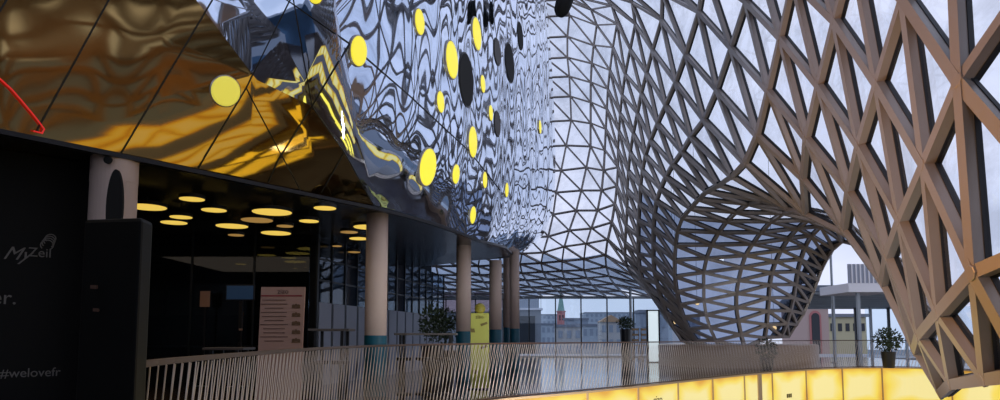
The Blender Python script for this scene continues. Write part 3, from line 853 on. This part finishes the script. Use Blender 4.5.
def foliage(c, r, h, n, seed):
    rnd = random.Random(seed); mb = MB()
    for k in range(n):
        d = V((rnd.gauss(0,1), rnd.gauss(0,1), rnd.gauss(0,1))).normalized(); rr = rnd.random()**.4
        p = c + V((d.x*r*rr, d.y*r*rr, d.z*h*rr)); s = r*.28
        u = V((rnd.gauss(0,1), rnd.gauss(0,1), rnd.gauss(0,1))).normalized(); w = d.cross(u).normalized()*s*.35; q = (d*.7+u*.6).normalized()*s
        mb.face([p-w, p+q*.5-w*.3+V((0,0,0)), p+q, p+w])
    return mb
def plant(px, Y, zpot, rp, zc, r, h, lab, pot=True, n=420):
    x = (px-500)/F*Y; t = thing('potted_plant', (x, Y, 0), lab, 'plant')
    mb = MB(); mb.lathe(V((x, Y, 0)), [(rp*.75, 0), (rp, zpot), (rp*.85, zpot), (rp*.85, zpot-.06)], 20); mb.build('pot', M['pot'], t)
    foliage(V((x, Y, zc)), r, h, n, int(px)).build('foliage', M['leaf'], t)
plant(625, 38, 1.75, .30, 2.05, .45, .38, 'bushy plant in tall black pot before the window wall')
plant(433, 20.5, 1.1, .35, 1.75, .42, .55, 'dark leafy plant left of the second column')
plant(446, 22.5, .9, .35, 1.7, .45, .6, 'dark leafy plant close behind the second column')
plant(765, 28.6, .5, .28, .85, .42, .42, 'low leafy plant at the foot of the glass funnel')
plant(886, 30.5, .7, .3, 1.2, .55, .5, 'leafy plant by the pavilion behind the balustrade')

# ================================================================ FAR WINDOW WALL
Yw = 46.4
t = thing('window_1', (0, Yw, 0), 'far window wall under the canopy', None); struct(t)
zt = at(600, 298, Yw).z
mb = MB(); mb.box((-8, Yw+.03, 0), (11.4, Yw+.05, zt)); mb.build('pane', M['wglass'], t)
for px in [396, 420, 446, 475.5, 503, 529, 555.5, 581, 607, 633.5]:
    x = (px-500)/F*Yw
    mb = MB(); mb.box((x-.035, Yw-.06, 0), (x+.035, Yw+.10, zt)); mb.build('mullion', M['mull'], t)
mb = MB(); mb.box((-8, Yw-.1, zt-.05), (11.4, Yw+.15, zt+.12)); mb.build('head', M['steel'], t)
mb = MB(); mb.box((-8, Yw-.05, 0), (11.4, Yw+.1, .10)); mb.build('sill', M['steel'], t)
# canopy roof slab beyond the shell
mb = MB(); mb.hexa([V((-10, 42, 4.35)), V((11.6, 42, 4.35)), V((11.6, Yw+.5, zt+.05)), V((-10, Yw+.5, zt+.05)), V((-10, 42, 4.45)), V((11.6, 42, 4.45)), V((11.6, Yw+.5, zt+.2)), V((-10, Yw+.5, zt+.2))])
#struct(mb.build('ceiling_canopy', M['canopyu']))
x = (630.5-500)/F*41; t = thing('steel_post', (x, 41, 0), 'slim grey steel post right of the potted plant', 'post')
mb = MB(); mb.lathe(V((x, 41, 0)), [(.2, 0), (.2, .03), (.075, .04), (.075, 4.2)], 20); mb.build('shaft', M['steel'], t)
mb = MB(); mb.lathe(V((x, 41, 4.2)), [(.075, 0), (.14, .1)], 20); mb.build('head_plate', M['steel'], t)
a = at(648, 311, 37); b = at(658, 311, 37)
t = thing('lit_white_stele', ((a.x+b.x)/2, 37, 0), 'glowing white rectangular stele left of the glass funnel', 'sign')
mb = MB(); mb.box((a.x, 37, .05), (b.x, 37.15, a.z)); mb.build('lit_panel', M['white'], t)
mb = MB(); mb.box((a.x-.08, 36.98, 0), (a.x, 37.2, a.z+.06)); mb.box((b.x, 36.98, 0), (b.x+.08, 37.2, a.z+.06)); mb.box((a.x-.08, 36.98, a.z), (b.x+.08, 37.2, a.z+.06)); mb.box((a.x-.1, 36.9, 0), (b.x+.1, 37.3, .05)); mb.build('frame', M['blackmetal'], t)
# wooden chairs near the window
for k, (px, lab) in enumerate([(635.5, 'left wooden chair by the steel post'), (644.5, 'right wooden chair beside the white stele')]):
    Y = 39.5; x = (px-500)/F*Y; t = thing('wooden_chair', (x, Y, 0), lab, 'chair', 'wooden chairs by the far windows')
    mb = MB(); mb.box((x-.2, Y-.2, .85), (x+.2, Y+.2, .9)); mb.build('seat', M['wood'], t)
    mb = MB(); [mb.box((x-.2, Y+.17, z), (x+.2, Y+.2, z+.12)) for z in (1.1, 1.4, 1.7)]; mb.box((x-.2, Y+.17, .85), (x-.16, Y+.2, 1.85)); mb.box((x+.16, Y+.17, .85), (x+.2, Y+.2, 1.85)); mb.build('backrest', M['wood'], t)
    for sx in (-.17, .17):
        for sy in (-.17, .17):
            mb = MB(); mb.box((x+sx-.02, Y+sy-.02, 0), (x+sx+.02, Y+sy+.02, .85)); mb.build('leg', M['wood'], t)

# timber plinth round the foot of the funnel
cen = V((11.2, 33.4, 0))
t = thing('timber_plinth', cen, 'low brown timber plinth round the foot of the glass funnel', 'plinth')
mb = MB(); mb.lathe(cen, [(3.6, 0), (3.6, .95), (3.5, 1.0)], 64); mb.build('body', mat('plinth_wood', (.30, .19, .13), .35, noise=(1.5, .2)), t)
for px, py, Y in [(676, 291, 34.5), (697, 303, 34.5), (774, 328, 32.8), (674, 322, 33.5)]:  # glowing discs stand in for warm reflected glints
    p = at(px, py, Y); l = ['hanging warm spot inside the funnel, topmost', 'hanging warm spot inside the funnel, second from the top', 'warm spot low on the right of the funnel', 'warm spot low on the left of the funnel'][[676,697,774,674].index(px)]
    t = thing('spotlight', p, l, 'lamp', 'warm spots inside the funnel')
    mb = MB(); mb.lathe(p, [(.04, -.12), (.10, -.10), (.12, .02), (.11, .04)], 16, 0, V((0,-1,0))); mb.build('housing', M['steel'], t)
    mb = MB(); mb.lathe(p+V((0,-.035,0)), [(.105, 0), (.105, .012)], 16, 0, V((0,-1,0))); mb.build('lens', M['warm'], t)
    mb = MB(); mb.lathe(p, [(.01, .0), (.01, 8)], 6); mb.build('cable', M['blackmetal'], t)

# black cone speaker hanging by the mirrored corner
p = at(559, 2, 24.5)
t = thing('hanging_speaker', p, 'black dome shaped speaker hanging at the top beside the mirrored corner', 'speaker')
mb = MB(); mb.lathe(p+V((0,0,-.55)), [(.02, 0), (.16, .05), (.26, .2), (.30, .45), (.30, .8), (.22, .9)], 24, 0, V((.35, 0, 1)).normalized()); mb.build('body', M['hole'], t, smooth=True)
mb = MB(); mb.lathe(p+V((.1,0,.3)), [(.012, 0), (.012, 8)], 6); mb.build('cable', M['blackmetal'], t)

# ================================================================ OUTSIDE
mb = MB(); mb.box((-900, -300, -26), (900, 1500, -25)); struct(mb.build('ground', M['ground']))
mb = MB(); mb.box((-12, 46.7, -.3), (30, 58, -.05)); struct(mb.build('roof_terrace', M['concrete']))
Y = 64
a, b = at(517, 310, Y), at(541, 310, Y)
t = thing('roof_house', ((a.x+b.x)/2, Y, 0), 'grey concrete rooftop house with dark shutter outside the far windows', 'building')
mb = MB(); mb.box((a.x-2.4, Y, -25), (b.x, Y+5, a.z)); mb.build('wall', M['concrete'], t)
mb = MB(); mb.box((a.x-2.6, Y-.2, a.z), (b.x+.15, Y+5.2, a.z+.18)); mb.build('roof_edge', M['whitewall'], t)
s0, s1 = at(519, 316, Y), at(535, 316, Y); mb = MB(); mb.box((s0.x, Y-.08, -.5), (s1.x, Y+.02, s0.z)); 
for k in range(9): mb.box((s0.x, Y-.11, k*.36), (s1.x, Y-.08, k*.36+.05))
mb.build('shutter', M['shutter'], t)
u0, u1 = at(519, 298, Y+3), at(539, 298, Y+3); mb = MB(); mb.box((u0.x, Y+3, a.z), (u1.x, Y+5, u0.z)); mb.build('plant_room', M['haze3'], t)
mb = MB()
for k in range(12):
    xx = a.x + (b.x-a.x)*k/11; mb.box((xx-.02, Y, a.z+.18), (xx+.02, Y+.04, a.z+1.1))
mb.box((a.x, Y, a.z+1.08), (b.x, Y+.05, a.z+1.14)); mb.build('roof_railing', M['steel'], t)
Y = 74
a, b = at(425, 312, Y), at(502, 312, Y); r0 = at(470, 292, Y+4).z
t = thing('tiled_roof_house', ((a.x+b.x)/2, Y, 0), 'pale house with a pinkish tiled roof behind the columns', 'building')
mb = MB(); mb.box((a.x, Y, -25), (b.x, Y+8, a.z)); mb.build('wall', M['concrete'], t)
mb = MB(); mb.hexa([V((a.x-.5, Y-.4, a.z)), V((b.x+.5, Y-.4, a.z)), V((b.x+.5, Y+8.4, a.z)), V((a.x-.5, Y+8.4, a.z)), V((a.x, Y+3.8, r0)), V((b.x, Y+3.8, r0)), V((b.x, Y+4.2, r0)), V((a.x, Y+4.2, r0))]); 
for k in range(14):
    f0 = k/14; yy = Y-.4+4.2*f0; zz = a.z+(r0-a.z)*f0; mb.box((a.x-.4*(1-f0), yy-.02, zz), (b.x+.4*(1-f0), yy+.1, zz+.10))
mb.build('roof', M['tiles'], t)
# church
Y = 260; c = (561-500)/F*Y; w = 7.5/F*Y/2
t = thing('church_tower', (c, Y, -25), 'red brick church tower with green spire far outside', 'church')
zb = at(561, 311, Y).z; zs = at(561, 297, Y).z; ztip = at(561, 285, Y).z
mb = MB(); mb.box((c-w, Y-w, -25), (c+w, Y+w, zb)); mb.box((c-w*1.15, Y-w*1.15, zb-.4), (c+w*1.15, Y+w*1.15, zb)); mb.build('tower', M['brick'], t)
mb = MB(); mb.lathe(V((c, Y, zb)), [(w*1.0, 0), (w*.75, (zs-zb)*.35), (w*.5, (zs-zb)*.8), (.05, ztip-zb)], 8); mb.build('spire', M['spire'], t)
for k in (-1, 1):
    mb = MB(); mb.box((c+k*w*.4-.25, Y-w-.05, zb-3.5), (c+k*w*.4+.25, Y-w+.05, zb-1.5)); mb.build('louvre_window', M['shutter'], t)
# far town
rnd = random.Random(3)
def block(px0, px1, py, Y, mk, lab, gable=False):
    a, b = at(px0, py, Y), at(px1, py, Y); dp = (b.x-a.x)*.8
    t = thing('distant_building', ((a.x+b.x)/2, Y, -25), lab, 'building', 'distant buildings outside the far windows')
    mb = MB(); mb.box((a.x, Y, -25), (b.x, Y+dp, a.z)); mb.build('wall', M[mk], t)
    mb = MB()
    if gable:
        h = (b.x-a.x)*.32; m_ = (a.x+b.x)/2; e = (b.x-a.x)*.06
        f = [V((a.x-e, Y-.5, a.z)), V((b.x+e, Y-.5, a.z)), V((m_, Y-.5, a.z+h))]; g = [p+V((0, dp, 0)) for p in f]
        mb.face(f); mb.face(g[::-1]); mb.face([f[0], g[0], g[1], f[1]]); mb.face([f[1], g[1], g[2], f[2]]); mb.face([f[2], g[2], g[0], f[0]])
        mb.build('roof', M['oroof'], t)
    else:
        mb.box((a.x-.2, Y-.3, a.z), (b.x+.2, Y+dp, a.z+.5)); mb.build('roof', M['hroof'], t)
    n = max(3, int((b.x-a.x)/2.6)); s = (b.x-a.x)/n; mb = MB()
    for r in range(3):
        for k in range(n): 
            z = a.z-2.2-r*3; mb.box((a.x+s*(k+.25), Y-.12, z), (a.x+s*(k+.75), Y, z+1.5))
    mb.build('windows', M['haze3'], t)
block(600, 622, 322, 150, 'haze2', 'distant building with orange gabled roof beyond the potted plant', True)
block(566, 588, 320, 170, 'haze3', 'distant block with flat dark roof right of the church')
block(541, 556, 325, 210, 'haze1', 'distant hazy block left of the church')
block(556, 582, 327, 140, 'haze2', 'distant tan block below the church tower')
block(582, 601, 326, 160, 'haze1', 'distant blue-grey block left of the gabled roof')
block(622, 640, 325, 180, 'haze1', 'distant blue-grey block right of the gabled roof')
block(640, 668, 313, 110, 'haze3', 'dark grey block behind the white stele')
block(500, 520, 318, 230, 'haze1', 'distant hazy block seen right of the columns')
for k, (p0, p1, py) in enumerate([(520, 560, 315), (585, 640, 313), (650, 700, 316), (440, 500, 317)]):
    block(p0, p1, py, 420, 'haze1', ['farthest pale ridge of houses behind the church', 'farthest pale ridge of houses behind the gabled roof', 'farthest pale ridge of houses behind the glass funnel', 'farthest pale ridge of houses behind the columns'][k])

# terrace pavilion on the right
Y = 40
t = thing('glass_pavilion', ((880-500)/F*Y, Y, 0), 'flat roofed glass pavilion seen between funnel and near lattice', 'building')
c0, c1 = at(800, 291, 38), at(985, 286, 38)
b0 = at(800, 307, 46)
mb = MB(); mb.hexa([V((c0.x, 38, c0.z-.02)), V((c1.x, 38, c0.z-.02)), V((c1.x+3, 46, b0.z)), V((c0.x+2, 46, b0.z)), V((c0.x, 38, c0.z+.32)), V((c1.x, 38, c0.z+.32)), V((c1.x+3, 46, b0.z+.3)), V((c0.x+2, 46, b0.z+.3))])
mb.build('roof', M['canopyu'], t)
mb = MB()
for k in range(9):
    f0 = k/8; yy = 38.3+7.5*f0; zz = (c0.z-.02)*(1-f0)+b0.z*f0; mb.box((c0.x+2*f0, yy-.08, zz-.14), (c1.x+3*f0, yy+.08, zz+.0))
mb.build('roof_rib', M['steel'], t)
for px, Yp in [(833, 38.5), (858, 38.5), (855, 45), (870, 45), (888, 45), (905, 45)]:
    x = (px-500)/F*Yp; mb = MB(); mb.box((x-.07, Yp-.07, 0), (x+.07, Yp+.07, (c0.z if Yp < 40 else b0.z))); mb.build('post', M['mull' if px in (855, 888) else 'steel'], t)
x0, x1 = at(866, 335, 45).x, at(1000, 335, 45).x
mb = MB(); mb.box((x0, 45.0, 0), (x1, 45.03, b0.z)); mb.build('pane', M['wglass'], t)
x = at(832.5, 300, 36.5).x; 
t = thing('steel_mast', (x, 36.5, 0), 'tall slim steel mast just right of the glass funnel', 'post')
mb = MB(); mb.lathe(V((x, 36.5, 0)), [(.2, 0), (.2, .04), (.06, .05), (.06, 5.6)], 16); mb.build('shaft', M['steel'], t)
mb = MB(); mb.lathe(V((x, 36.5, 5.6)), [(.06, 0), (.1, .08)], 16); mb.build('cap', M['steel'], t)
a, b, c2 = at(849, 264, 33), at(852, 292, 33), at(900, 285, 33)
t = thing('white_parapet_box', ((a.x+c2.x)/2, 33, b.z), 'white balcony parapet with striped glass above the pavilion', 'balcony')
mb = MB(); mb.box((b.x-.15, 33, b.z), (c2.x, 36, b.z+.42)); mb.build('slab', M['whitewall'], t)
mb = MB(); mb.box((b.x-.15, 33, b.z+.42), (c2.x, 33.05, a.z)); mb.build('balustrade_glass', M['frost'], t)
mb = MB()
for k in range(12): mb.box((b.x+k*.2, 32.97, b.z+.42), (b.x+k*.2+.06, 33, a.z))
mb.build('stripes', M['whitewall'], t)
mb = MB(); xx = (858-500)/F*33.5; mb.box((xx-.07, 33.4, 0), (xx+.07, 33.55, b.z)); mb.build('support_post', M['steel'], t)
# pink building with arched window, yellow building
Y = 90; a, b = at(806, 306, Y), at(828, 306, Y)
t = thing('arched_window_house', ((a.x+b.x)/2, Y, -25), 'pink house with tall arched window outside on the right', 'building')
mb = MB(); mb.box((a.x, Y, -25), (b.x, Y+8, a.z)); mb.build('wall', M['pinkwall'], t)
mb = MB(); mb.box((a.x-.2, Y-.3, a.z), (b.x+.3, Y+8, a.z+.4)); mb.build('cornice', M['tiles'], t)
cx = at(815, 320, Y).x
def arch(w, zt_, y):
    mb = MB(); pts = [V((cx-w, y, -2)), V((cx+w, y, -2))]+[V((cx+w*math.cos(q), y, zt_-w+w*math.sin(q))) for q in [math.pi*k/12 for k in range(13)]]
    mb.face(pts); mb.face([p+V((0,.1,0)) for p in reversed(pts)]); 
    for k in range(len(pts)): p, q = pts[k], pts[(k+1) % len(pts)]; mb.face([q, p, p+V((0,.1,0)), q+V((0,.1,0))])
    return mb
zt_ = at(817, 313, Y).z
arch(.75, zt_+.3, Y-.12).build('window_surround', M['brick'], t); arch(.5, zt_, Y-.2).build('arched_window', M['shutter'], t)
Y = 110; a, b = at(828, 317, Y), at(866, 317, Y)
t = thing('yellow_house', ((a.x+b.x)/2, Y, -25), 'pale yellow house behind the pavilion posts', 'building')
mb = MB(); mb.box((a.x, Y, -25), (b.x, Y+8, a.z)); mb.build('wall', M['yellowwall'], t)
mb = MB(); mb.box((a.x-.3, Y-.4, a.z), (b.x+.3, Y+8.3, a.z+.5)); mb.build('roof', M['hroof'], t)
for k in range(5):
    xx = a.x+(b.x-a.x)*(k+.5)/5; mb = MB(); mb.box((xx-.3, Y-.1, a.z-2.2), (xx+.3, Y, a.z-1)); mb.build('window', M['shutter'], t)

# ================================================================ LIGHT
w = bpy.data.worlds.new('sky'); S.world = w; w.use_nodes = True; nt = w.node_tree; N = nt.nodes.new; L = nt.links.new
bg = nt.nodes['Background']; tc = N('ShaderNodeTexCoord'); ns = N('ShaderNodeTexNoise'); ns.inputs['Scale'].default_value = 3.2; ns.inputs['Detail'].default_value = 5
mp = N('ShaderNodeMapping'); mp.inputs['Scale'].default_value = (1, 1, 2.2)
cr = N('ShaderNodeValToRGB'); cr.color_ramp.elements[0].position = .35; cr.color_ramp.elements[1].position = .68
cr.color_ramp.elements[0].color = (.46, .52, .68, 1); cr.color_ramp.elements[1].color = (.66, .70, .86, 1)
L(tc.outputs['Generated'], mp.inputs['Vector']); L(mp.outputs[0], ns.inputs['Vector']); L(ns.outputs['Fac'], cr.inputs[0]); L(cr.outputs[0], bg.inputs['Color'])
bg.inputs['Strength'].default_value = 1.27

def area_light(name, loc, tgt, size, power, col, sy=None):
    d = bpy.data.lights.new(name, 'AREA'); d.energy = power; d.color = col; d.size = size; d.shape = 'RECTANGLE'; d.size_y = sy or size
    o = bpy.data.objects.new(name, d); C.objects.link(o); o.location = loc
    o.rotation_euler = (V(tgt)-V(loc)).to_track_quat('-Z', 'Y').to_euler(); return o
# the shop lamps light the lattice warmly; one unseen spot out in the atrium stands in for them
sd = bpy.data.lights.new('hall_spot', 'SPOT'); sd.energy = 3000; sd.color = (1, .48, .15); sd.spot_size = math.radians(92); sd.spot_blend = .5; sd.shadow_soft_size = .6
so = bpy.data.objects.new('hall_spot', sd); C.objects.link(so); so.location = (-2.6, 9.6, 3.9)
so.rotation_euler = (V((7, 11, 5))-V(so.location)).to_track_quat('-Z', 'Y').to_euler()
area_light('well_light', (2, 12, -1.2), (10, 32, 6), 3.0, 420, (.86, .92, 1), 2)  # unseen cool fill added to brighten the far lattice
area_light('hall_light', (-8, 14, 3.8), (-8, 14, 0), 5.0, 30, (1, .75, .55), 5)

S.view_settings.view_transform = 'Standard'; S.view_settings.look = 'None'
S.view_settings.exposure = 0; S.view_settings.gamma = 1; S.view_settings.use_curve_mapping = False
